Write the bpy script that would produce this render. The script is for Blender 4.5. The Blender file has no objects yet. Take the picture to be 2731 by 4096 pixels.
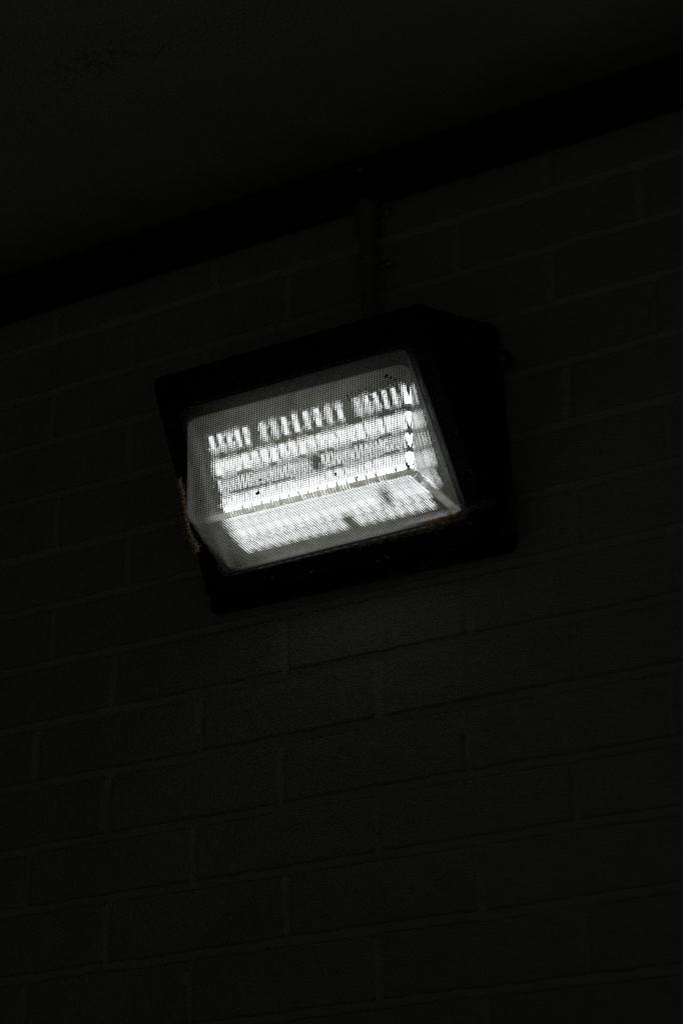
import bpy, bmesh, math, random
import numpy as np
from mathutils import Vector, Matrix, noise
random.seed(7); rng = np.random.default_rng(7)
S = bpy.context.scene
COL = S.collection
R = math.radians

# ------------------------------------------------------------------ helpers
def link(name, me, mat=None, parent=None):
    o = bpy.data.objects.new(name, me); COL.objects.link(o)
    if mat is not None:
        me.materials.append(mat)
    if parent is not None:
        o.parent = parent
        o.matrix_parent_inverse = parent.matrix_basis.inverted()
    return o

def tag(o, label=None, cat=None, group=None, kind=None):
    for k, v in (('label', label), ('category', cat), ('group', group), ('kind', kind)):
        if v: o[k] = v
    return o

def empty(name, loc):
    o = bpy.data.objects.new(name, None); COL.objects.link(o)
    o.location = loc; o.empty_display_size = .05
    return o

def obj_bm(name, bm, mat, parent=None, smooth=True, bevel=0, seg=2):
    bmesh.ops.recalc_face_normals(bm, faces=bm.faces)
    me = bpy.data.meshes.new(name); bm.to_mesh(me); bm.free()
    if smooth:
        me.polygons.foreach_set('use_smooth', [True] * len(me.polygons))
        me.set_sharp_from_angle(angle=R(38))
    o = link(name, me, mat, parent)
    if bevel:
        m = o.modifiers.new('bevel', 'BEVEL'); m.width = bevel; m.segments = seg
        m.limit_method = 'ANGLE'; m.angle_limit = R(35)
    return o

def box(bm, c, s, rot=None):
    M = Matrix.Translation(c)
    if rot is not None: M = M @ rot
    M = M @ Matrix.Diagonal((s[0], s[1], s[2], 1))
    return bmesh.ops.create_cube(bm, size=1, matrix=M)['verts']

def tube(bm, pts, rad, n=10, cap=True):
    pts = [Vector(p) for p in pts]
    rad = rad if isinstance(rad, (list, tuple)) else [rad] * len(pts)
    rings = []
    up = None
    for i, p in enumerate(pts):
        d = (pts[min(i + 1, len(pts) - 1)] - pts[max(i - 1, 0)]).normalized()
        if up is None:
            up = d.orthogonal().normalized()
        up = (up - d * up.dot(d)).normalized()
        s = d.cross(up)
        rings.append([bm.verts.new(p + (up * math.cos(2 * math.pi * k / n) + s * math.sin(2 * math.pi * k / n)) * rad[i]) for k in range(n)])
    for a, b in zip(rings, rings[1:]):
        for k in range(n):
            bm.faces.new((a[k], a[(k + 1) % n], b[(k + 1) % n], b[k]))
    if cap:
        bm.faces.new(rings[0][::-1]); bm.faces.new(rings[-1])

def loft(bm, loops, cap0=False, cap1=False, close=False):
    L = [[bm.verts.new(p) for p in l] for l in loops]
    seq = list(zip(L, L[1:])) + ([(L[-1], L[0])] if close else [])
    for a, b in seq:
        n = len(a)
        for k in range(n):
            bm.faces.new((a[k], a[(k + 1) % n], b[(k + 1) % n], b[k]))
    if cap0: bm.faces.new(L[0][::-1])
    if cap1: bm.faces.new(L[-1])
    return L

def rquad(cs, rad, n=6):
    """rounded outline of a 3D quad (TL,TR,BR,BL); rad per corner"""
    cs = [Vector(c) for c in cs]; out = []
    for i in range(4):
        c = cs[i]; a = cs[i - 1]; b = cs[(i + 1) % 4]; r = rad[i]
        pa = c + (a - c).normalized() * r; pb = c + (b - c).normalized() * r
        ctr = pa + (pb - c)
        for k in range(n + 1):
            t = k / n * math.pi / 2
            out.append(ctr + (pa - ctr) * math.cos(t) + (pb - ctr) * math.sin(t))
    return out

# ------------------------------------------------------------------ materials
def mat(name):
    m = bpy.data.materials.new(name); m.use_nodes = True
    nt = m.node_tree; nt.nodes.clear()
    return m, nt, nt.nodes, nt.links

def N(ns, t, **kw):
    n = ns.new(t)
    for k, v in kw.items():
        if k == 'inp':
            for a, b in v.items(): n.inputs[a].default_value = b
        else: setattr(n, k, v)
    return n

def mixcol(ns, ls, fac, a, b, mode='MIX'):
    m = ns.new('ShaderNodeMix'); m.data_type = 'RGBA'; m.blend_type = mode
    for sock, v in ((0, fac), (6, a), (7, b)):
        if hasattr(v, 'is_linked'): ls.new(v, m.inputs[sock])
        elif sock == 0: m.inputs[0].default_value = v
        else: m.inputs[sock].default_value = (*v, 1)
    return m.outputs[2]

def ramp(ns, ls, src, a, b, c0=0., c1=1.):
    r = ns.new('ShaderNodeMapRange'); r.inputs[1].default_value = a; r.inputs[2].default_value = b
    r.inputs[3].default_value = c0; r.inputs[4].default_value = c1
    ls.new(src, r.inputs[0]); return r.outputs[0]

def noise_n(ns, ls, scale, detail=4, rough=.55, vec=None, dist=0):
    n = ns.new('ShaderNodeTexNoise'); n.inputs['Scale'].default_value = scale
    n.inputs['Detail'].default_value = detail; n.inputs['Roughness'].default_value = rough
    n.inputs['Distortion'].default_value = dist
    if vec is not None: ls.new(vec, n.inputs['Vector'])
    return n.outputs['Fac']

def surf_mat(name, base, dark, scale=8, lo=.35, hi=.7, rough=.6, spot=None, spot_scale=90, spot_t=(.70, .78),
             bump=.0006, bump_scale=160, metallic=0., rough_var=.15, spec=.5):
    m, nt, ns, ls = mat(name)
    tc = N(ns, 'ShaderNodeTexCoord').outputs['Object']
    f = noise_n(ns, ls, scale, 6, .6, tc, .4)
    c = mixcol(ns, ls, ramp(ns, ls, f, lo, hi), base, dark)
    if spot:
        g = noise_n(ns, ls, spot_scale, 2, .5, tc)
        c = mixcol(ns, ls, ramp(ns, ls, g, *spot_t), c, spot)
    p = N(ns, 'ShaderNodeBsdfPrincipled'); ls.new(c, p.inputs['Base Color'])
    p.inputs['Metallic'].default_value = metallic
    p.inputs['Specular IOR Level'].default_value = spec
    ls.new(ramp(ns, ls, noise_n(ns, ls, scale * 5, 3, .6, tc), .3, .7, rough - rough_var, rough + rough_var), p.inputs['Roughness'])
    b = N(ns, 'ShaderNodeBump'); b.inputs['Distance'].default_value = bump; b.inputs['Strength'].default_value = 1
    ls.new(noise_n(ns, ls, bump_scale, 5, .65, tc), b.inputs['Height']); ls.new(b.outputs[0], p.inputs['Normal'])
    o = N(ns, 'ShaderNodeOutputMaterial'); ls.new(p.outputs[0], o.inputs[0])
    return m, ns, ls, p

# painted brick: layers of grime, fly spots and faint scuffs
def brick_mat():
    m, nt, ns, ls = mat('painted_brick')
    tc = N(ns, 'ShaderNodeTexCoord').outputs['Object']
    c = mixcol(ns, ls, ramp(ns, ls, noise_n(ns, ls, 3.2, 6, .62, tc, .5), .40, .72), (.44, .445, .42), (.38, .385, .36))
    c = mixcol(ns, ls, ramp(ns, ls, noise_n(ns, ls, 14, 7, .72, tc, .2), .52, .85, 0, .45), c, (.20, .19, .165))
    # mortar coloured lighter than the bricks, painting in the light its slope catches
    at = N(ns, 'ShaderNodeAttribute', attribute_name='recess').outputs['Fac']
    c = mixcol(ns, ls, ramp(ns, ls, at, .3, 1., 0, .66), c, (.60, .605, .575))
    g = noise_n(ns, ls, 210, 2, .5, tc)
    g2 = noise_n(ns, ls, 9, 3, .5, tc)
    k = N(ns, 'ShaderNodeMath', operation='MULTIPLY'); ls.new(ramp(ns, ls, g, .70, .74), k.inputs[0]); ls.new(ramp(ns, ls, g2, .48, .60), k.inputs[1])
    c = mixcol(ns, ls, k.outputs[0], c, (.03, .02, .015))
    p = N(ns, 'ShaderNodeBsdfPrincipled'); ls.new(c, p.inputs['Base Color'])
    p.inputs['Roughness'].default_value = .62; p.inputs['Specular IOR Level'].default_value = .35
    b = N(ns, 'ShaderNodeBump'); b.inputs['Distance'].default_value = .0022; b.inputs['Strength'].default_value = .8
    ls.new(noise_n(ns, ls, 120, 7, .7, tc, .3), b.inputs['Height']); ls.new(b.outputs[0], p.inputs['Normal'])
    o = N(ns, 'ShaderNodeOutputMaterial'); ls.new(p.outputs[0], o.inputs[0])
    return m

M_brick = brick_mat()
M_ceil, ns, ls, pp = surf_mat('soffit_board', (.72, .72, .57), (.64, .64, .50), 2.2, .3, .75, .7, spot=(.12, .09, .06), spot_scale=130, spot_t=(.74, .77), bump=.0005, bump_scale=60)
def add_rust(ns, ls, pp):
    # rusty blotches with a shape of their own round fixed places on the board
    src = pp.inputs['Base Color'].links[0].from_socket
    tc = N(ns, 'ShaderNodeTexCoord').outputs['Object']
    for (cx, cy, sx, sy, colr, th) in ((.300, -.352, .075, .028, (.11, .030, .018), .50), (.165, -.300, .06, .05, (.13, .045, .025), .58),
                                       (.41, -.33, .11, .016, (.13, .05, .03), .58), (.06, -.40, .08, .07, (.10, .05, .03), .62)):
        mp = N(ns, 'ShaderNodeMapping'); mp.vector_type = 'POINT'
        mp.inputs['Location'].default_value = (-cx / sx, -cy / sy, 0); mp.inputs['Scale'].default_value = (1 / sx, 1 / sy, 0)
        ls.new(tc, mp.inputs[0])
        ln = N(ns, 'ShaderNodeVectorMath', operation='LENGTH'); ls.new(mp.outputs[0], ln.inputs[0])
        nz = noise_n(ns, ls, 75, 6, .75, tc, 1.0)
        a = N(ns, 'ShaderNodeMath', operation='MULTIPLY'); ls.new(ramp(ns, ls, ln.outputs['Value'], 1.6, .0), a.inputs[0])
        ls.new(ramp(ns, ls, nz, th - .03, th + .20), a.inputs[1])
        src = mixcol(ns, ls, a.outputs[0], src, colr)
    ls.new(src, pp.inputs['Base Color'])
add_rust(ns, ls, pp)
def add_corner_shade(ns, ls, pp):
    # corner shade painted into the board colour along the trim, with a ragged edge
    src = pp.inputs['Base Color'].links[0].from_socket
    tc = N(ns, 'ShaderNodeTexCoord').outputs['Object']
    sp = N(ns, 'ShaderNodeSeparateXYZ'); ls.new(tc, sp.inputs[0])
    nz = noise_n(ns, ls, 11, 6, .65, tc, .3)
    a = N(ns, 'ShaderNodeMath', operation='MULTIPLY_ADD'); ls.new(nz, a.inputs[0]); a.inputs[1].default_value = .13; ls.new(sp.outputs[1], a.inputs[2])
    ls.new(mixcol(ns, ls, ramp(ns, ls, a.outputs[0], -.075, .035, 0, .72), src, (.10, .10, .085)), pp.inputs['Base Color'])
add_corner_shade(ns, ls, pp)
M_trim = surf_mat('dark_timber_paint', (.020, .019, .018), (.035, .032, .028), 14, .4, .8, .65, bump=.0006, spec=.25)[0]
M_house = surf_mat('black_powder_coat', (.007, .007, .0075), (.018, .016, .013), 12, .52, .85, .72, spot=(.11, .10, .07), spot_scale=260, spot_t=(.745, .80), bump=.0004, bump_scale=600, spec=.15)[0]
M_pipe = surf_mat('painted_conduit', (.26, .26, .24), (.15, .145, .125), 30, .4, .75, .55, bump=.0004)[0]
M_zinc = surf_mat('weathered_zinc', (.55, .55, .52), (.22, .19, .15), 60, .4, .75, .38, metallic=.9, bump=.0004, bump_scale=300)[0]
M_screw = surf_mat('dull_screw', (.36, .32, .24), (.14, .09, .05), 200, .4, .7, .45, metallic=.7, bump=.0003, bump_scale=600)[0]
M_rusty = surf_mat('rusty_dirt', (.36, .13, .085), (.16, .07, .045), 90, .35, .7, .9, bump=.001, bump_scale=500, spec=.1)[0]
M_refl = surf_mat('reflector', (.30, .30, .29), (.20, .19, .18), 25, .35, .75, .40, metallic=.8, bump=.0002, bump_scale=90)[0]
M_board = surf_mat('led_board', (.45, .45, .44), (.35, .35, .34), 60, .3, .7, .5, bump=.0002)[0]
M_gasket = surf_mat('gasket', (.02, .02, .022), (.05, .05, .045), 60, .4, .8, .6, bump=.0003)[0]

def web_mat(name, a, b, tr):
    m, nt, ns, ls = mat(name)
    tc = N(ns, 'ShaderNodeTexCoord').outputs['Object']
    c = mixcol(ns, ls, ramp(ns, ls, noise_n(ns, ls, 260, 3, .6, tc), .38, .62), a, b)
    d = N(ns, 'ShaderNodeBsdfDiffuse'); t = N(ns, 'ShaderNodeBsdfTranslucent')
    ls.new(c, d.inputs[0]); ls.new(c, t.inputs[0])
    x = N(ns, 'ShaderNodeMixShader'); x.inputs[0].default_value = tr
    ls.new(d.outputs[0], x.inputs[1]); ls.new(t.outputs[0], x.inputs[2])
    o = N(ns, 'ShaderNodeOutputMaterial'); ls.new(x.outputs[0], o.inputs[0]); return m
M_web = web_mat('pale_web', (.92, .88, .78), (.68, .58, .44), .5)
M_brown = web_mat('brown_web', (.82, .66, .46), (.42, .28, .16), .5)
M_speck = web_mat('insect_specks', (.035, .022, .015), (.09, .05, .03), .1)

LED_E = 160.
def led_mat(name, e):
    m, nt, ns, ls = mat(name)
    em = N(ns, 'ShaderNodeEmission'); em.inputs[0].default_value = (.965, .985, 1.0, 1); em.inputs[1].default_value = e
    o = N(ns, 'ShaderNodeOutputMaterial'); ls.new(em.outputs[0], o.inputs[0]); return m
M_led = led_mat('led_bright', LED_E)
M_led2 = led_mat('led_dim', LED_E * .5)
M_led3 = led_mat('led_middle', LED_E * .75)

PX, PZ, PY = .00345, .00262, .00300      # rib pitches of the moulded prisms
def lens_mat():
    m, nt, ns, ls = mat('prismatic_lens')
    tc = N(ns, 'ShaderNodeTexCoord').outputs['Object']
    geo = N(ns, 'ShaderNodeNewGeometry')
    sep = N(ns, 'ShaderNodeSeparateXYZ'); ls.new(tc, sep.inputs[0])
    def M(op, a, b=None, c=None):
        n = N(ns, 'ShaderNodeMath', operation=op)
        for i, v in enumerate((a, b, c)):
            if v is None: continue
            if isinstance(v, (int, float)): n.inputs[i].default_value = v
            else: ls.new(v, n.inputs[i])
        return n.outputs[0]
    # each rib is a small half cylinder: the slope of its face runs from -1 to 1 across the pitch
    def rib(c, pitch, amp, jitter):
        j = M('MULTIPLY', M('SUBTRACT', noise_n(ns, ls, 55, 2, .5, tc), .5), jitter)
        f = M('FRACT', M('ADD', M('DIVIDE', c, pitch), j))
        return M('MULTIPLY', M('SUBTRACT', f, .5), 2 * amp), f
    sx, fx = rib(sep.outputs[0], PX, RIB[0], .03)
    sy, fy = rib(sep.outputs[1], PY, RIB[1], .1)
    sz, fz = rib(sep.outputs[2], PZ, RIB[2], .1)
    # ribs only on the flat faces; the rolled corners between them are plain, as moulded
    tn = N(ns, 'ShaderNodeVectorMath', operation='ABSOLUTE'); ls.new(geo.outputs['Normal'], tn.inputs[0])
    s2 = N(ns, 'ShaderNodeSeparateXYZ'); ls.new(tn.outputs[0], s2.inputs[0])
    flat = ramp(ns, ls, M('MAXIMUM', M('MAXIMUM', s2.outputs[0], s2.outputs[1]), s2.outputs[2]), .955, .993)
    # left-hand rolled side keeps its upright ribs
    left = ramp(ns, ls, sep.outputs[0], .40, .36)
    keep = M('MAXIMUM', flat, left)
    cmb = N(ns, 'ShaderNodeCombineXYZ')
    ls.new(M('MULTIPLY', M('MULTIPLY', sx, ramp(ns, ls, s2.outputs[2], .5, .9, 1., 1.9)), keep), cmb.inputs[0]); am = M('MULTIPLY', ramp(ns, ls, s2.outputs[0], .5, .9, 1., 1.4), flat); ls.new(M('MULTIPLY', sy, am), cmb.inputs[1]); ls.new(M('MULTIPLY', sz, am), cmb.inputs[2])
    wob = N(ns, 'ShaderNodeTexNoise'); wob.inputs['Scale'].default_value = 300; wob.inputs['Detail'].default_value = 2
    ls.new(tc, wob.inputs['Vector'])
    wv = N(ns, 'ShaderNodeVectorMath', operation='SUBTRACT'); ls.new(wob.outputs['Color'], wv.inputs[0]); wv.inputs[1].default_value = (.5, .5, .5)
    ws = N(ns, 'ShaderNodeVectorMath', operation='SCALE'); ls.new(wv.outputs[0], ws.inputs[0]); ws.inputs['Scale'].default_value = .4
    a1 = N(ns, 'ShaderNodeVectorMath', operation='ADD'); ls.new(geo.outputs['Normal'], a1.inputs[0]); ls.new(cmb.outputs[0], a1.inputs[1])
    a2 = N(ns, 'ShaderNodeVectorMath', operation='ADD'); ls.new(a1.outputs[0], a2.inputs[0]); ls.new(ws.outputs[0], a2.inputs[1])
    nn = N(ns, 'ShaderNodeVectorMath', operation='NORMALIZE'); ls.new(a2.outputs[0], nn.inputs[0])
    rf = N(ns, 'ShaderNodeBsdfRefraction'); rf.inputs['IOR'].default_value = IOR; rf.inputs['Roughness'].default_value = .015
    # rib valleys coloured darker: shading painted into the refraction tint and dust amount
    valley = M('MULTIPLY', M('ABSOLUTE', M('SUBTRACT', fx, .5)), 2.0)
    valz = M('MULTIPLY', M('ABSOLUTE', M('SUBTRACT', fz, .5)), 2.0)
    valy = M('MULTIPLY', M('ABSOLUTE', M('SUBTRACT', fy, .5)), 2.0)
    vx = M('MULTIPLY', ramp(ns, ls, valley, .40, .90), M('SUBTRACT', 1., s2.outputs[0]))
    vy = M('MULTIPLY', ramp(ns, ls, valy, .40, .90), M('SUBTRACT', 1., s2.outputs[1]))
    vz = M('MULTIPLY', ramp(ns, ls, valz, .30, .85), M('SUBTRACT', 1., s2.outputs[2]))
    v = M('MINIMUM', M('MAXIMUM', vx, M('MAXIMUM', vy, vz)), 1.)
    rc = mixcol(ns, ls, M('MULTIPLY', v, keep), (.98, .99, .98), (.10, .105, .10))
    ls.new(rc, rf.inputs[0])
    ls.new(nn.outputs[0], rf.inputs['Normal'])
    tr = N(ns, 'ShaderNodeBsdfTranslucent'); df = N(ns, 'ShaderNodeBsdfDiffuse')
    dc = mixcol(ns, ls, ramp(ns, ls, noise_n(ns, ls, 38, 5, .7, tc), .42, .7), (.80, .80, .72), (.60, .57, .47))
    ls.new(dc, tr.inputs[0]); ls.new(dc, df.inputs[0])
    td = N(ns, 'ShaderNodeMixShader'); td.inputs[0].default_value = .25; ls.new(tr.outputs[0], td.inputs[1]); ls.new(df.outputs[0], td.inputs[2])
    dust = ramp(ns, ls, noise_n(ns, ls, 24, 6, .7, tc, .6), .35, .75, DUST[0], DUST[1])
    dust = M('MULTIPLY', dust, ramp(ns, ls, s2.outputs[0], .6, .9, 1., 1.5))  # side-facet glow raised through the dust amount
    # dust thinned to shade top strip and left flank; the lower fold collects dirt
    s3 = N(ns, 'ShaderNodeSeparateXYZ'); ls.new(geo.outputs['True Normal'], s3.inputs[0])
    dust = M('MULTIPLY', dust, ramp(ns, ls, s3.outputs[2], .10, .35, 1., .12))
    dust = M('MULTIPLY', dust, ramp(ns, ls, s3.outputs[0], -.25, -.60, 1., .12))
    dust = M('MULTIPLY', dust, ramp(ns, ls, sep.outputs[0], .325, .385, .35, 1.))
    fold = M('MULTIPLY', M('SUBTRACT', 1., flat), ramp(ns, ls, s3.outputs[2], -.30, -.45))
    fold = M('MULTIPLY', fold, ramp(ns, ls, noise_n(ns, ls, 70, 5, .7, tc), .35, .6, .55, 1.))
    dust = M('MULTIPLY', dust, M('SUBTRACT', 1., M('MULTIPLY', v, .85)))
    dust = M('ADD', dust, M('MULTIPLY', M('MULTIPLY', fold, .95), ramp(ns, ls, sep.outputs[0], .355, .385)))
    m1 = N(ns, 'ShaderNodeMixShader'); ls.new(dust, m1.inputs[0]); ls.new(rf.outputs[0], m1.inputs[1]); ls.new(td.outputs[0], m1.inputs[2])
    tp = N(ns, 'ShaderNodeBsdfTransparent'); mt = N(ns, 'ShaderNodeMixShader'); # see-through margins added at rim and left flank, letting LED light reach webs
    plain = M('MAXIMUM', ramp(ns, ls, sep.outputs[0], .332, .322), M('MULTIPLY', M('MULTIPLY', ramp(ns, ls, sep.outputs[1], -.088, -.078), ramp(ns, ls, s3.outputs[2], -.6, -.8)), ramp(ns, ls, sep.outputs[0], .54, .58)))
    ls.new(M('MULTIPLY_ADD', plain, .75, .02), mt.inputs[0])
    ls.new(m1.outputs[0], mt.inputs[1]); ls.new(tp.outputs[0], mt.inputs[2]); m1 = mt
    gl = N(ns, 'ShaderNodeBsdfGlossy'); gl.inputs['Roughness'].default_value = .08
    fr = N(ns, 'ShaderNodeFresnel'); fr.inputs[0].default_value = 1.45
    m2 = N(ns, 'ShaderNodeMixShader'); ls.new(fr.outputs[0], m2.inputs[0]); ls.new(m1.outputs[0], m2.inputs[1]); ls.new(gl.outputs[0], m2.inputs[2])
    o = N(ns, 'ShaderNodeOutputMaterial'); ls.new(m2.outputs[0], o.inputs[0])
    return m
RIB = (-.38, -.55, -.40); IOR = 1.06; DUST = (.36, .58)
M_lens = lens_mat()

# ------------------------------------------------------------------ brick wall
BL = .24; BH = .07833; J = .0105
ZL = {i: -i * BH for i in range(-2, 40)}
for i, z in enumerate((-.0011, -.0785, -.1553, -.235, -.3137, -.3914, -.4698, -.5483, -.6256, -.7065, -.7813, -.8612, -.9423)): ZL[i] = z
XR = {-1: {0: -.008, 3: .719}, 0: {0: .119, 1: .357, 2: .595, 3: .834}, 1: {0: -.007, 3: .717}, 2: {0: .121, 3: .84}, 3: {0: .011, 3: .73},
      4: {0: .125, 3: .849}, 5: {0: .016, 3: .73}, 6: {0: .114, 1: .358, 2: .599, 3: .837}, 7: {0: .003, 1: .242, 2: .483, 3: .726},
      8: {0: .113, 1: .354, 2: .592, 3: .831}, 9: {0: -.002, 1: .238, 2: .48, 3: .719}, 10: {0: .121, 1: .364, 2: .605}, 11: {1: .237, 2: .48, 3: .72}}
def axis_lines(lo, hi, a, b, fine, coarse):
    return np.concatenate([np.arange(lo, a, coarse), np.arange(a, b, fine), np.arange(b, hi + 1e-6, coarse)])
xs = axis_lines(-1.6, 3.4, -.22, 1.00, .0026, .012)
zs = axis_lines(-3.0, .30, -1.00, .10, .0011, .010)
def vnoise(shape_pts, scale, seed):
    """smooth value noise on a tensor grid"""
    X, Z = shape_pts
    g = np.random.default_rng(seed).random((256, 256)) * 2 - 1
    u = X * scale + 1000.3; v = Z * scale + 1000.7
    iu = np.floor(u).astype(int); iv = np.floor(v).astype(int); fu = u - iu; fv = v - iv
    fu = fu * fu * (3 - 2 * fu); fv = fv * fv * (3 - 2 * fv)
    s = lambda a, b: g[(iu + a) % 256, (iv + b) % 256]
    return (s(0, 0) * (1 - fu) + s(1, 0) * fu) * (1 - fv) + (s(0, 1) * (1 - fu) + s(1, 1) * fu) * fv
def build_wall():
    X, Z = np.meshgrid(xs, zs, indexing='xy')
    # wander of the joints
    Zw = Z + .0011 * vnoise((X, Z), 9, 1) + .0007 * vnoise((X, Z), 38, 2)
    Xw = X + .0009 * vnoise((X, Z), 22, 3) + .0006 * vnoise((X, Z), 70, 4)
    keys = sorted(ZL); tops = np.array([ZL[k] for k in keys])       # dark line = top arris of course k
    idx = np.searchsorted(-tops, -Zw, side='left') - 1              # course index (top at keys[idx])
    idx = np.clip(idx, 0, len(keys) - 2)
    top = tops[idx]; bot = tops[idx + 1]
    dt = top - Zw; db = Zw - (bot + J)                               # inside brick when both > 0
    row = np.array(keys)[idx]
    dl = np.zeros_like(X); dr = np.zeros_like(X); bid = np.zeros(X.shape, int); Uc = np.zeros_like(X)
    r2 = random.Random(3)
    for r in np.unique(row):
        m = row == r
        off = 0. if r % 2 else .12
        js = {}
        for k in range(-8, 16):
            js[k] = k * BL + off + r2.uniform(-.004, .004) + .004
        for k, v in XR.get(int(r), {}).items(): js[k] = v
        if int(r) in (1, 2, 3, 4, 5):
            a, b = js[0], js[3]
            js[1] = a + (b - a) / 3; js[2] = a + (b - a) * 2 / 3
        ks = sorted(js); xj = np.array([js[k] for k in ks])          # left arris of brick k
        i = np.clip(np.searchsorted(xj, Xw[m], side='right') - 1, 0, len(xj) - 2)
        dl[m] = Xw[m] - xj[i]; dr[m] = (xj[i + 1] - J * .9) - Xw[m]
        bid[m] = (int(r) + 5) * 64 + i; Uc[m] = Xw[m] - (xj[i] + .115)
    e = np.minimum(np.minimum(dt, db), np.minimum(dl, dr))           # distance into the brick
    # softened corners under the paint
    cx = np.minimum(dl, dr); cz = np.minimum(dt, db)
    rr = .006
    cor = rr - np.hypot(np.maximum(rr - cx, 0), np.maximum(rr - cz, 0))
    e = np.where((cx < rr) & (cz < rr), np.minimum(e, cor), e)
    t = np.clip((e + .0012) / .0036, 0, 1); t = t * t * (3 - 2 * t)
    q = np.random.default_rng(11).random((4, 64 * 64))
    b_off = (q[0][bid % 4096] - .5) * .0022; tilt = (q[1][bid % 4096] - .5) * .010; tilt2 = (q[2][bid % 4096] - .5) * .012
    face = b_off + tilt * Uc + tilt2 * (dt - .034) + .0005 * vnoise((X, Z), 45, 6) + .0003 * vnoise((X, Z), 150, 7)
    dep = .0072 + .0012 * vnoise((X, Z), 14, 8) + .0008 * vnoise((X, Z), 60, 9)
    # struck joints: the mortar runs back from the upper brick to the lower one, and from left to right
    fb = np.clip(-db / J, 0, 1); fv = np.clip(-dr / (J * .9), 0, 1)
    fr_ = np.where(db < 0, fb, np.where(dr < 0, fv, 1.))
    dep = dep * (.10 + .95 * fr_ ** .8)
    H = face - dep * (1 - t)
    # chipped arrises here and there
    ch = np.clip(vnoise((X, Z), 26, 12) - .55, 0, 1) * np.exp(-np.clip(e, 0, 1) / .004) * .0008
    H -= ch * t
    Y = -H
    nx, nz = len(xs), len(zs)
    co = np.stack([X, Y, Z], -1).reshape(-1, 3).astype(np.float32)
    I = np.arange(nx * nz).reshape(nz, nx)
    quads = np.stack([I[:-1, :-1], I[:-1, 1:], I[1:, 1:], I[1:, :-1]], -1).reshape(-1, 4)   # faces look towards -y
    me = bpy.data.meshes.new('brick_wall')
    me.vertices.add(len(co)); me.vertices.foreach_set('co', co.ravel())
    me.loops.add(quads.size); me.loops.foreach_set('vertex_index', quads.ravel().astype(np.int32))
    me.polygons.add(len(quads)); me.polygons.foreach_set('loop_start', np.arange(0, quads.size, 4, dtype=np.int32))
    me.polygons.foreach_set('use_smooth', np.ones(len(quads), bool))
    at = me.attributes.new('recess', 'FLOAT', 'POINT'); at.data.foreach_set('value', (1 - t).ravel().astype(np.float32))
    me.update(calc_edges=True); me.validate()
    o = link('brick_wall', me, M_brick)
    tag(o, 'painted brick wall in running bond with raked mortar joints behind the lamp', 'wall')
    # masonry behind the face, so the wall has thickness
    bm = bmesh.new(); box(bm, (.9, .13, -1.35), (5.0, .22, 3.29))
    obj_bm('wall_core', bm, M_brick, o, smooth=False)
    bm = bmesh.new(); box(bm, (-1.75, -1.55, -1.415), (.23, 3.12, 3.17))       # unseen wall added at left to block light from that side
    obj_bm('left_light_block', bm, M_brick, o, smooth=False)
build_wall()

# ------------------------------------------------------------------ soffit, trim, ground
TILT = .0072
def slab(bm, x0, x1, y0, y1, zb, h):
    vs = box(bm, ((x0 + x1) / 2, (y0 + y1) / 2, zb + h / 2), (x1 - x0, y1 - y0, h))
    for v in vs: v.co.z += (v.co.x - .45) * TILT
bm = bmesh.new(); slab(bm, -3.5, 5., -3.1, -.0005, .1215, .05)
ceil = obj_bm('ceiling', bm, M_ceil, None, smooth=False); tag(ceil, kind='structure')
bm = bmesh.new(); slab(bm, -1.6, 3.4, -.0215, -.0065, .0525, .0685)
trim = empty('timber_trim', (.45, -.014, .0525))
tag(trim, 'long black painted timber trim strip under the soffit along the wall top', 'trim')
obj_bm('strip_board', bm, M_trim, trim, smooth=False, bevel=.0012)
def screw_head(bm, c, d, r, h, slot=True):
    d = Vector(d).normalized(); u = d.orthogonal().normalized(); w = d.cross(u); c = Vector(c)
    prof = [(1., 0), (1., .35), (.86, .75), (.5, 1.)]
    loops = [[c + (u * math.cos(2 * math.pi * k / 20) + w * math.sin(2 * math.pi * k / 20)) * r * a + d * h * b for k in range(20)] for a, b in prof]
    loft(bm, loops, cap0=True)
    # recessed drive
    top = [c + (u * math.cos(2 * math.pi * k / 20) + w * math.sin(2 * math.pi * k / 20)) * r * .42 + d * h * (.55) for k in range(20)]
    L = [bm.verts.new(p) for p in loops[-1]]; T = [bm.verts.new(p) for p in top]
    for k in range(20): bm.faces.new((L[k], L[(k + 1) % 20], T[(k + 1) % 20], T[k]))
    bm.faces.new(T)
bm = bmesh.new(); screw_head(bm, (.4685, -.0212, .1045), (0, -1, 0), .0052, .0022)
obj_bm('screw', bm, M_screw, trim)

m, nt, ns_, ls_ = mat('paving')
tc = N(ns_, 'ShaderNodeTexCoord').outputs['Object']
p_ = N(ns_, 'ShaderNodeBsdfPrincipled'); ls_.new(mixcol(ns_, ls_, ramp(ns_, ls_, noise_n(ns_, ls_, 2.5, 6, .6, tc), .3, .7), (.60, .60, .565), (.48, .48, .455)), p_.inputs['Base Color'])
p_.inputs['Roughness'].default_value = .85
o_ = N(ns_, 'ShaderNodeOutputMaterial'); ls_.new(p_.outputs[0], o_.inputs[0])
bm = bmesh.new()
vs = [bm.verts.new(v) for v in ((-60, .3, -3.), (60, .3, -3.), (60, -90, -3.), (-60, -90, -3.))]; bm.faces.new(vs[::-1])
g = obj_bm('ground', bm, m, None, smooth=False); tag(g, kind='structure')

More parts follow.
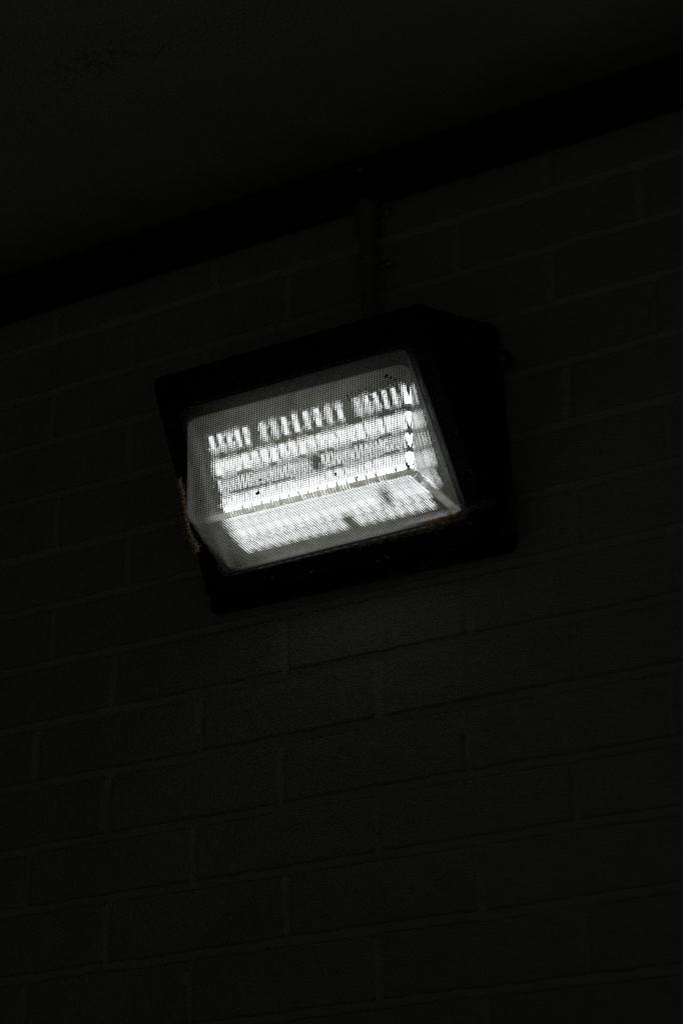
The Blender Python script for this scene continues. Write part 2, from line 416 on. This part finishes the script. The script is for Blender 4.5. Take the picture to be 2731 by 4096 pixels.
# ------------------------------------------------------------------ the wall light
lamp = empty('wall_light', (.455, 0, -.30))
tag(lamp, 'lit black wall pack light with ribbed clear lens mounted on the painted brick wall', 'wall light')
DT = Vector((0, -.180, -.218)); DB = Vector((0, -.045, -.4495))     # the sloping door plane, top and bottom
DV = (DB - DT); DN = Vector((0, -abs(DV.z), -abs(DV.y))).normalized()  # outward normal: out and down
def door(x, t, off=0.):
    v = DT + DV * t + DN * off; return Vector((x, v.y, v.z))
back_o = rquad([(.262, -.0045, -.150), (.643, -.0045, -.152), (.6585, -.0045, -.452), (.2525, -.0045, -.449)], (.02, .024, .012, .014))
front_c = [(.2765, 0.), (.632, 0.), (.6495, 1.), (.276, 1.)]
def door_outline(grow, off, rad=(.013, .008, .010, .014)):
    g = grow; L = DV.length
    cs = [door(.2765 - g, 0 - g / L, off), door(.632 + g, -g / L, off), door(.6495 + g, 1 + g / L, off), door(.276 - g, 1 + g / L, off)]
    return rquad(cs, rad)
# back housing: a casting with sloped roof and drafted sides
bm = bmesh.new()
lo = [back_o]
fo = door_outline(0, -.020)
mid = [a.lerp(b, .06) for a, b in zip(back_o, fo)]
lip = [Vector((a.x * 1.0, -.0045, a.z)) for a in back_o]
loft(bm, [back_o, mid, [a.lerp(b, .55) for a, b in zip(back_o, fo)], fo], cap0=True)
obj_bm('housing', bm, M_house, lamp)
# back plate against the bricks
bm = bmesh.new()
bp = [Vector((.455 + (a.x - .455) * 1.006, -.0015, -.30 + (a.z + .30) * 1.006)) for a in back_o]
loft(bm, [bp, [Vector((a.x, -.0046, a.z)) for a in bp]], cap0=True, cap1=True)
obj_bm('back_plate', bm, M_gasket, lamp)
# door frame with the opening for the lens
LC = [(.3045, .149), (.6075, .147), (.6245, .892), (.3010, .908)]    # lens flange corners on the door plane
def lens_outline(grow, off, rad, ctr=(.459, .518)):
    cs = []
    for x, t in LC:
        sx = 1 if x > ctr[0] else -1; st = 1 if t > ctr[1] else -1
        cs.append(door(x + sx * grow, t + st * grow / DV.length, off))
    return rquad(cs, rad)
bm = bmesh.new()
fr = (.011, .010, .009, .013)
loft(bm, [door_outline(-.0005, -.0195), door_outline(.0012, -.0185), door_outline(.0012, -.003), door_outline(-.0015, -.0002),
          lens_outline(.010, 0, fr), lens_outline(.004, -.0006, fr), lens_outline(.0015, -.004, fr), lens_outline(-.004, -.008, fr), lens_outline(-.004, -.0195, fr)], close=True)
obj_bm('door_frame', bm, M_house, lamp)
# lens: outer rim
bm = bmesh.new()
loft(bm, [lens_outline(.001, -.003, fr), lens_outline(.0012, .0012, fr), lens_outline(.0002, .0030, fr), lens_outline(-.0022, .0034, fr), lens_outline(-.0034, .0022, fr), lens_outline(-.0034, -.003, fr)], close=True)
def rim_mat():
    m, nt, ns, ls = mat('lens_rim_glass')
    tc = N(ns, 'ShaderNodeTexCoord').outputs['Object']
    g = N(ns, 'ShaderNodeBsdfGlass'); g.inputs['IOR'].default_value = 1.45; g.inputs['Roughness'].default_value = .12; g.inputs[0].default_value = (.5, .52, .54, 1)
    d = N(ns, 'ShaderNodeBsdfTranslucent'); d.inputs[0].default_value = (.5, .52, .5, 1)
    x = N(ns, 'ShaderNodeMixShader'); ls.new(ramp(ns, ls, noise_n(ns, ls, 60, 5, .7, tc), .3, .7, .06, .22), x.inputs[0])
    ls.new(g.outputs[0], x.inputs[1]); ls.new(d.outputs[0], x.inputs[2])
    o = N(ns, 'ShaderNodeOutputMaterial'); ls.new(x.outputs[0], o.inputs[0]); return m
rim_obj = (bm, rim_mat())
# lens body: base on the door plane, upright front face, level lower face
FY = -.180
FC = [Vector((.331, FY, -.284)), Vector((.6200, FY, -.287)), Vector((.6205, FY, -.4185)), Vector((.330, FY, -.4165))]
def lens_body():
    bm = bmesh.new()
    base = lens_outline(-.0020, .0030, (.011, .010, .009, .013))
    frad = (.014, .016, .009, .022)
    F = rquad(FC, frad)
    F0 = [a.lerp(Vector((.475, FY, -.350)), 0) for a in F]
    def inset(k):   # front outline moved in by k metres
        c = [FC[0] + Vector((k, 0, -k)), FC[1] + Vector((-k, 0, -k)), FC[2] + Vector((-k, 0, k)), FC[3] + Vector((k, 0, k))]
        return rquad(c, [max(r - k * .5, .003) for r in frad])
    loops = [base]
    for s in (.02, .2, .4, .6, .75, .86):
        loops.append([a.lerp(b, s) for a, b in zip(base, F0)])
    # rolled edge between the sides and the front face
    rr = .015
    n0 = [a.lerp(b, .915) for a, b in zip(base, F0)]
    K = 7
    for k in range(0, K + 1):
        t = k / K * math.pi / 2
        ins = inset(rr * (1 - math.cos(t)))
        sl = math.sin(t)
        ring = []
        for a, b, i_ in zip(n0, F0, ins):
            q = Vector((i_.x, 0, i_.z))
            y = a.y + (FY - a.y) * sl
            # sides keep their draft while turning over
            w = 1 - sl
            q = Vector((i_.x * (1 - w) + (a.x) * w, y, i_.z * (1 - w) + a.z * w))
            ring.append(q)
        loops.append(ring)
    for k in (.0185, .026): loops.append(inset(k))
    loft(bm, loops, cap1=True)
    return bm
bm = lens_body()
bmesh.ops.triangulate(bm, faces=[f for f in bm.faces if len(f.verts) > 4])
bmesh.ops.recalc_face_normals(bm, faces=bm.faces)
# outward = away from the middle of the lens
ctr = Vector((.46, -.12, -.34))
if sum((f.calc_center_median() - ctr).dot(f.normal) for f in bm.faces) < 0:
    bmesh.ops.reverse_faces(bm, faces=bm.faces)
me = bpy.data.meshes.new('lens'); bm.to_mesh(me); bm.free()
me.polygons.foreach_set('use_smooth', [True] * len(me.polygons))
lens = link('lens', me, M_lens, lamp)
obj_bm('lens_rim', rim_obj[0], rim_obj[1], lens)
# reflector tray behind the lens
bm = bmesh.new()
BO = -.022                                                          # depth of the LED board behind the door plane
BC = [(.3165, .236), (.5890, .236), (.5950, .820), (.3180, .838)]
def board_outline(grow, off):
    cs = []
    for (x, t), (sx, st) in zip(BC, ((-1, -1), (1, -1), (1, 1), (-1, 1))):
        cs.append(door(x + sx * grow, t + st * grow / DV.length, off))
    return rquad(cs, (.003,) * 4)
loft(bm, [lens_outline(-.0045, -.0085, fr), lens_outline(-.0065, -.0105, fr), board_outline(.004, BO - .002), board_outline(.002, BO - .003)], cap1=True)
obj_bm('reflector', bm, M_refl, lamp)
# black plate added across the tray top to darken the lens strip there
bm = bmesh.new()
loft(bm, [[door(.306, .150, o), door(.606, .148, o), door(.606, .232, o), door(.306, .232, o)] for o in (-.0085, -.0065)], cap0=True, cap1=True)
obj_bm('added_shade_plate', bm, M_gasket, lamp, smooth=False)
# LED board with six rows of packages
panel = bmesh.new()
loft(panel, [board_outline(.001, BO - .0024), board_outline(.001, BO)], cap0=True, cap1=True)
panel = obj_bm('led_panel', panel, M_board, lamp, smooth=False)
rng2 = random.Random(5)
def leds(x0, x1, pitch, fill, gaps=()):
    n = int(round((x1 - x0) / pitch)); pitch = (x1 - x0) / n; out = []
    for k in range(n):
        cx = x0 + (k + .5) * pitch
        if any(abs(cx - g) < w for g, w in gaps): continue
        hw = pitch * fill / 2 * rng2.uniform(.93, 1.07)
        out.append((cx - hw, cx + hw))
    return out
def led_row(t0, t1, spans, mt, lean=0.):
    """one strip: a thin carrier with the packages standing up from it, a single connected surface"""
    bm = bmesh.new(); lo, hi = BO + .0004, BO + .0014
    prof = [(.3195, lo)]; lit = []
    for a, b in spans:
        prof += [(a, lo), (a, hi), (b, hi), (b, lo)]; lit.append(len(prof) - 3)
    prof.append((.5880, lo))
    A = [bm.verts.new(door(x, t0, h)) for x, h in prof]; B = [bm.verts.new(door(x + (lean if 0 < i < len(prof) - 1 else 0), t1, h)) for i, (x, h) in enumerate(prof)]
    for k in range(len(prof) - 1):
        f = bm.faces.new((A[k], A[k + 1], B[k + 1], B[k])); f.material_index = 1 if k in lit else 0
    me = bpy.data.meshes.new('led_row'); bm.to_mesh(me); bm.free()
    link('led_row', me, M_board, panel); me.materials.append(mt)
led_row(.313, .392, leds(.3205, .3790, .0117, .50) + leds(.3890, .5050, .0145, .42) + leds(.5160, .5865, .0126, .46), M_led)
led_row(.425, .493, leds(.3205, .5865, .0126, .80, ((.512, .004),)), M_led)
led_row(.513, .573, leds(.3205, .5865, .0063, .52, ((.452, .007),)), M_led)
led_row(.590, .660, leds(.3205, .5865, .0126, .86), M_led)
led_row(.672, .745, leds(.3205, .5790, .0126, .84, ((.518, .0065),)), M_led, .0070)
led_row(.752, .812, leds(.3250, .5770, .0126, .55, ((.465, .0068),)), M_led, .0095)

# hinge ears and captive screws on the right-hand side
def ear(c, s, scr=True):
    bm = bmesh.new(); x, y, z = c
    prof = []
    for k in range(13):
        t = -math.pi / 2 + k / 12 * math.pi
        prof.append((x + s * math.cos(t), z + s * math.sin(t)))
    prof = [(x - s * 1.4, z - s)] + prof + [(x - s * 1.4, z + s)]
    loft(bm, [[Vector((a, y + .005, b)) for a, b in prof], [Vector((a, y - .005, b)) for a, b in prof]], cap0=True, cap1=True)
    e = obj_bm('mounting_ear', bm, M_house, lamp, bevel=.0008)
    if scr:
        bm = bmesh.new(); screw_head(bm, (x, y - .0052, z), (0.25, -1, -.25), .0056, .0035)
        obj_bm('screw', bm, M_screw, e)
ear((.6545, -.012, -.214), .0105)

# ------------------------------------------------------------------ conduit and its saddle
pipe = empty('conduit', (.478, -.0150, -.02))
tag(pipe, 'narrow painted conduit running from the timber trim down to the top of the lamp', 'conduit')
PRX = .0102; px0, px1 = .4752, .4812; pyc = -.0150
def pp_(z): return Vector((px0 + (px1 - px0) * (.05 - z) / .21, pyc, z))
bm = bmesh.new(); tube(bm, [pp_(z) for z in (.0555, .03, 0, -.05, -.10, -.158)], PRX, 28); obj_bm('pipe', bm, M_pipe, pipe)
bm = bmesh.new(); tube(bm, [pp_(z) for z in (.0540, .0535, .0525, .009, .008, .0072)], [PRX + .0002, PRX + .0018, PRX + .0026, PRX + .0026, PRX + .0018, PRX + .0002], 28)
obj_bm('coupling', bm, M_pipe, pipe)
bm = bmesh.new(); tube(bm, [pp_(z) for z in (-.132, -.134, -.150, -.162)], [PRX + .001, PRX + .0035, PRX + .0035, PRX + .0035], 6)
obj_bm('gland_nut', bm, M_pipe, pipe)
def saddle(z, label):
    """half saddle: a strap over the pipe with one screwed foot on the right"""
    r = empty('pipe_saddle', (.50, 0, z))
    tag(r, label, 'saddle clip', 'saddle clips on the conduit')
    c = pp_(z); bm = bmesh.new(); w = .0052; n = 22
    R0 = PRX + .0003; th = .0014
    path = []
    for k in range(n + 1):
        t = math.pi * (1.02 - k / n * 1.02)                      # left side, over the front, to the right side
        path.append((c.x + math.cos(t) * R0, c.y - math.sin(t) * R0, math.cos(t), -math.sin(t)))
    xr = c.x + R0
    path += [(xr + .0004, -.0070, 1, -.2), (xr + .0016, -.0042, .7, -.7), (xr + .0042, -.0034, 0, -1), (xr + .0110, -.0032, 0, -1), (xr + .0172, -.0032, 0, -1)]
    inner = []; outer = []
    for x, y, nx_, ny_ in path:
        inner.append((x, y)); outer.append((x + nx_ * th, y + ny_ * th))
    ring = inner + outer[::-1]
    loft(bm, [[Vector((x, y, z - w)) for x, y in ring], [Vector((x, y, z + w)) for x, y in ring]], cap0=True, cap1=True)
    obj_bm('strap', bm, M_zinc, r, bevel=.0004)
    bm = bmesh.new(); screw_head(bm, (xr + .0112, -.0046, z), (0, -1, 0), .0046, .0024)
    obj_bm('screw', bm, M_zinc, r)
saddle(-.0330, 'bright zinc saddle clip around the conduit midway between trim and lamp')
saddle(.0420, 'dull saddle clip at the top of the conduit just below the black trim')

# ------------------------------------------------------------------ spider webs, nest and insect dirt
def blob(bm, c, r, sq, rnd):
    v = bmesh.ops.create_icosphere(bm, subdivisions=1, radius=1)['verts']
    q = Matrix.Rotation(rnd.uniform(0, 6.28), 3, Vector((rnd.gauss(0, 1), rnd.gauss(0, 1), rnd.gauss(0, 1))).normalized())
    sc = Vector((r * rnd.uniform(.6, 1.5), r * rnd.uniform(.5, 1.2), r * sq * rnd.uniform(.5, 1.2)))
    for a in v:
        k = rnd.uniform(.7, 1.25)
        a.co = Vector(c) + q @ Vector((a.co.x * sc.x * k, a.co.y * sc.y * k, a.co.z * sc.z * k))
def clump(name, path, width, nb, nf, mt, seed, rb=.0011, flen=.007, sq=.5):
    rnd = random.Random(seed); bm = bmesh.new(); path = [Vector(p) for p in path]
    def at(u):
        f = u * (len(path) - 1); i = min(int(f), len(path) - 2); return path[i].lerp(path[i + 1], f - i)
    for _ in range(nb):
        u = rnd.random(); w = width[0] + (width[1] - width[0]) * u
        w *= (.55 + .45 * math.sin(u * 9 + seed) ** 2)
        blob(bm, at(u) + Vector((rnd.gauss(0, w), rnd.gauss(0, w * .5), rnd.gauss(0, w))), rb * rnd.uniform(.4, 1.2), sq, rnd)
    for _ in range(nf):
        u = rnd.random(); w = width[0] + (width[1] - width[0]) * u
        a = at(u) + Vector((rnd.gauss(0, w), rnd.gauss(0, w * .5), rnd.gauss(0, w)))
        d = Vector((rnd.gauss(0, 1), rnd.gauss(0, .5), rnd.gauss(0, 1))).normalized() * flen * rnd.uniform(.3, 1)
        tube(bm, [a, a + d * .5 + Vector((rnd.gauss(0, .001), rnd.gauss(0, .001), rnd.gauss(0, .001))), a + d], [.00022, .00016, .00008], 3)
    o = obj_bm(name, bm, mt, None, smooth=False); return o
o = clump('spider_web', [(0.2872, -0.1302, -0.328), (0.2854, -0.1211, -0.3435), (0.2835, -0.112, -0.3591), (0.2806, -0.1012, -0.3777), (0.2818, -0.093, -0.3916), (0.2857, -0.0873, -0.4014)],
          (.0010, .0030), 620, 420, M_web, 3); tag(o, 'cream fluffy web clump down the left edge of the lamp lens', 'spider web', 'webs around the lamp')
o = clump('spider_web', [(0.5837, -0.0712, -0.431), (0.6027, -0.0711, -0.4311), (0.6199, -0.0728, -0.4282), (0.6341, -0.0742, -0.4257), (0.6482, -0.0757, -0.4233), (.6600, -.0640, -.4190)],
          (.0040, .0026), 700, 200, M_brown, 9); tag(o, 'thick brown web and dirt packed on the lower right corner of the lens', 'spider web', 'webs around the lamp')
o = clump('spider_web', [(.470, -.0605, -.4300), (.500, -.0610, -.4310), (.531, -.0610, -.4318), (.564, -.0610, -.4320), (.590, -.0610, -.4318)],
          (.0008, .0016), 110, 190, M_web, 15, rb=.0007, flen=.006); tag(o, 'thin frayed web fringe under the bottom rim of the lens', 'spider web', 'webs around the lamp')
o = clump('egg_sac', [(.6580, -.024, -.380), (.6620, -.024, -.398), (.6600, -.024, -.418), (.6570, -.024, -.440)],
          (.0042, .0034), 380, 120, M_rusty, 21, rb=.0022); tag(o, 'dark reddish lump of old web on the right side of the lamp', 'egg sac')
o = clump('spider_web', [(.606, -.040, -.4470), (.560, -.026, -.4560), (.520, -.018, -.4580), (.470, -.014, -.4560), (.42, -.012, -.4540)],
          (.0020, .0020), 60, 130, M_brown, 33, rb=.001, flen=.010); tag(o, 'faint brown web strands between lamp underside and brick wall', 'spider web', 'webs around the lamp')
# small dirt: specks stuck on the lens and frame
rnd = random.Random(77); bm = bmesh.new()
def flat_speck(c, n, r):
    n = Vector(n).normalized(); u = n.orthogonal().normalized(); w = n.cross(u); k0 = 7
    pts = [Vector(c) + (u * math.cos(6.283 * k / k0) + w * math.sin(6.283 * k / k0)) * r * rnd.uniform(.5, 1.2) for k in range(k0)]
    loft(bm, [pts, [p + n * r * .5 + (Vector(c) - p) * .35 for p in pts]], cap0=True, cap1=True)
for x, z, r in ((.431, -.384, .0020), (.428, -.400, .0028), (.527, -.400, .0022), (.555, -.4105, .0014), (.591, -.297, .0026), (.597, -.300, .002), (.602, -.304, .0016)):
    flat_speck((x, FY - .0003, z), (0, -1, 0), r)
for _ in range(60):
    flat_speck((.60 - abs(rnd.gauss(0, .035)), FY - .0003, -.305 - abs(rnd.gauss(0, .010))), (0, -1, 0), rnd.uniform(.0004, .0012))
for _ in range(45):
    flat_speck((rnd.uniform(.35, .60), FY - .0003, rnd.uniform(-.405, -.295)), (0, -1, 0), rnd.uniform(.0003, .0007))
for _ in range(70):
    u = rnd.random(); flat_speck((rnd.uniform(.33, .61), -.07 - .07 * u * u, -.4235), (0, 0, -1), rnd.uniform(.0003, .0009))
sp = obj_bm('insect_specks', bm, M_speck, lens, smooth=False); sp['kind'] = 'stuff'
# pale fluff stuck to the black frame
bm = bmesh.new()
for x, t, r in ((.290, .21, .0022), (.443, .19, .0016), (.469, .155, .0013), (.420, .972, .0030), (.520, .985, .0026), (.368, .962, .0016), (.506, .995, .0016), (.627, .925, .0018), (.582, .12, .0014), (.30, .12, .0012), (.64, .55, .0014), (.645, .72, .0018)):
    for _ in range(7):
        c = door(x + rnd.gauss(0, r * .7), t + rnd.gauss(0, .005), .0022); blob(bm, c, r * .45, .5, rnd)
fl = obj_bm('dust_fluff', bm, M_web, lamp, smooth=False); fl['kind'] = 'stuff'

# ------------------------------------------------------------------ camera
cam = bpy.data.cameras.new('camera'); co = bpy.data.objects.new('camera', cam); COL.objects.link(co)
co.location = (1.59702627, -2.02140573, -1.42251507); co.rotation_euler = (2.00097365, 0, .523341898)
cam.sensor_fit = 'HORIZONTAL'; cam.sensor_width = 36; cam.lens = 4991.71 / 1568 * 36
cam.clip_start = .05; cam.clip_end = 300
S.camera = co

# ------------------------------------------------------------------ daylight, exposed for the lit lamp
W = bpy.data.worlds.new('World'); S.world = W; W.use_nodes = True
wn = W.node_tree.nodes; wl = W.node_tree.links; wn.clear()
sky = wn.new('ShaderNodeTexSky'); sky.sky_type = 'NISHITA'; sky.sun_disc = False
sky.sun_elevation = R(56); SUN_AZ = R(128)                         # measured clockwise from +y
sky.sun_rotation = SUN_AZ; sky.dust_density = 3.0; sky.air_density = 1.0
hs = wn.new('ShaderNodeHueSaturation'); hs.inputs['Saturation'].default_value = 1.0; wl.new(sky.outputs[0], hs.inputs['Color'])
bg = wn.new('ShaderNodeBackground'); bg.inputs[1].default_value = .05; wl.new(hs.outputs[0], bg.inputs[0])
wo = wn.new('ShaderNodeOutputWorld'); wl.new(bg.outputs[0], wo.inputs[0])
sun = bpy.data.lights.new('sun', 'SUN'); sun.energy = 4.5; sun.angle = R(20); sun.color = (1, .98, .94)
so = bpy.data.objects.new('sun', sun); COL.objects.link(so)
el = sky.sun_elevation
dirv = Vector((math.sin(SUN_AZ) * math.cos(el), math.cos(SUN_AZ) * math.cos(el), math.sin(el)))
so.rotation_euler = dirv.to_track_quat('Z', 'Y').to_euler()

S.render.engine = 'CYCLES'
c = S.cycles
c.use_denoising = False
c.caustics_reflective = False; c.caustics_refractive = False
c.max_bounces = 10; c.transmission_bounces = 8; c.sample_clamp_indirect = 6
S.view_settings.view_transform = 'Standard'; S.view_settings.look = 'None'; S.view_settings.gamma = 1
S.view_settings.exposure = EXPO = -5.75
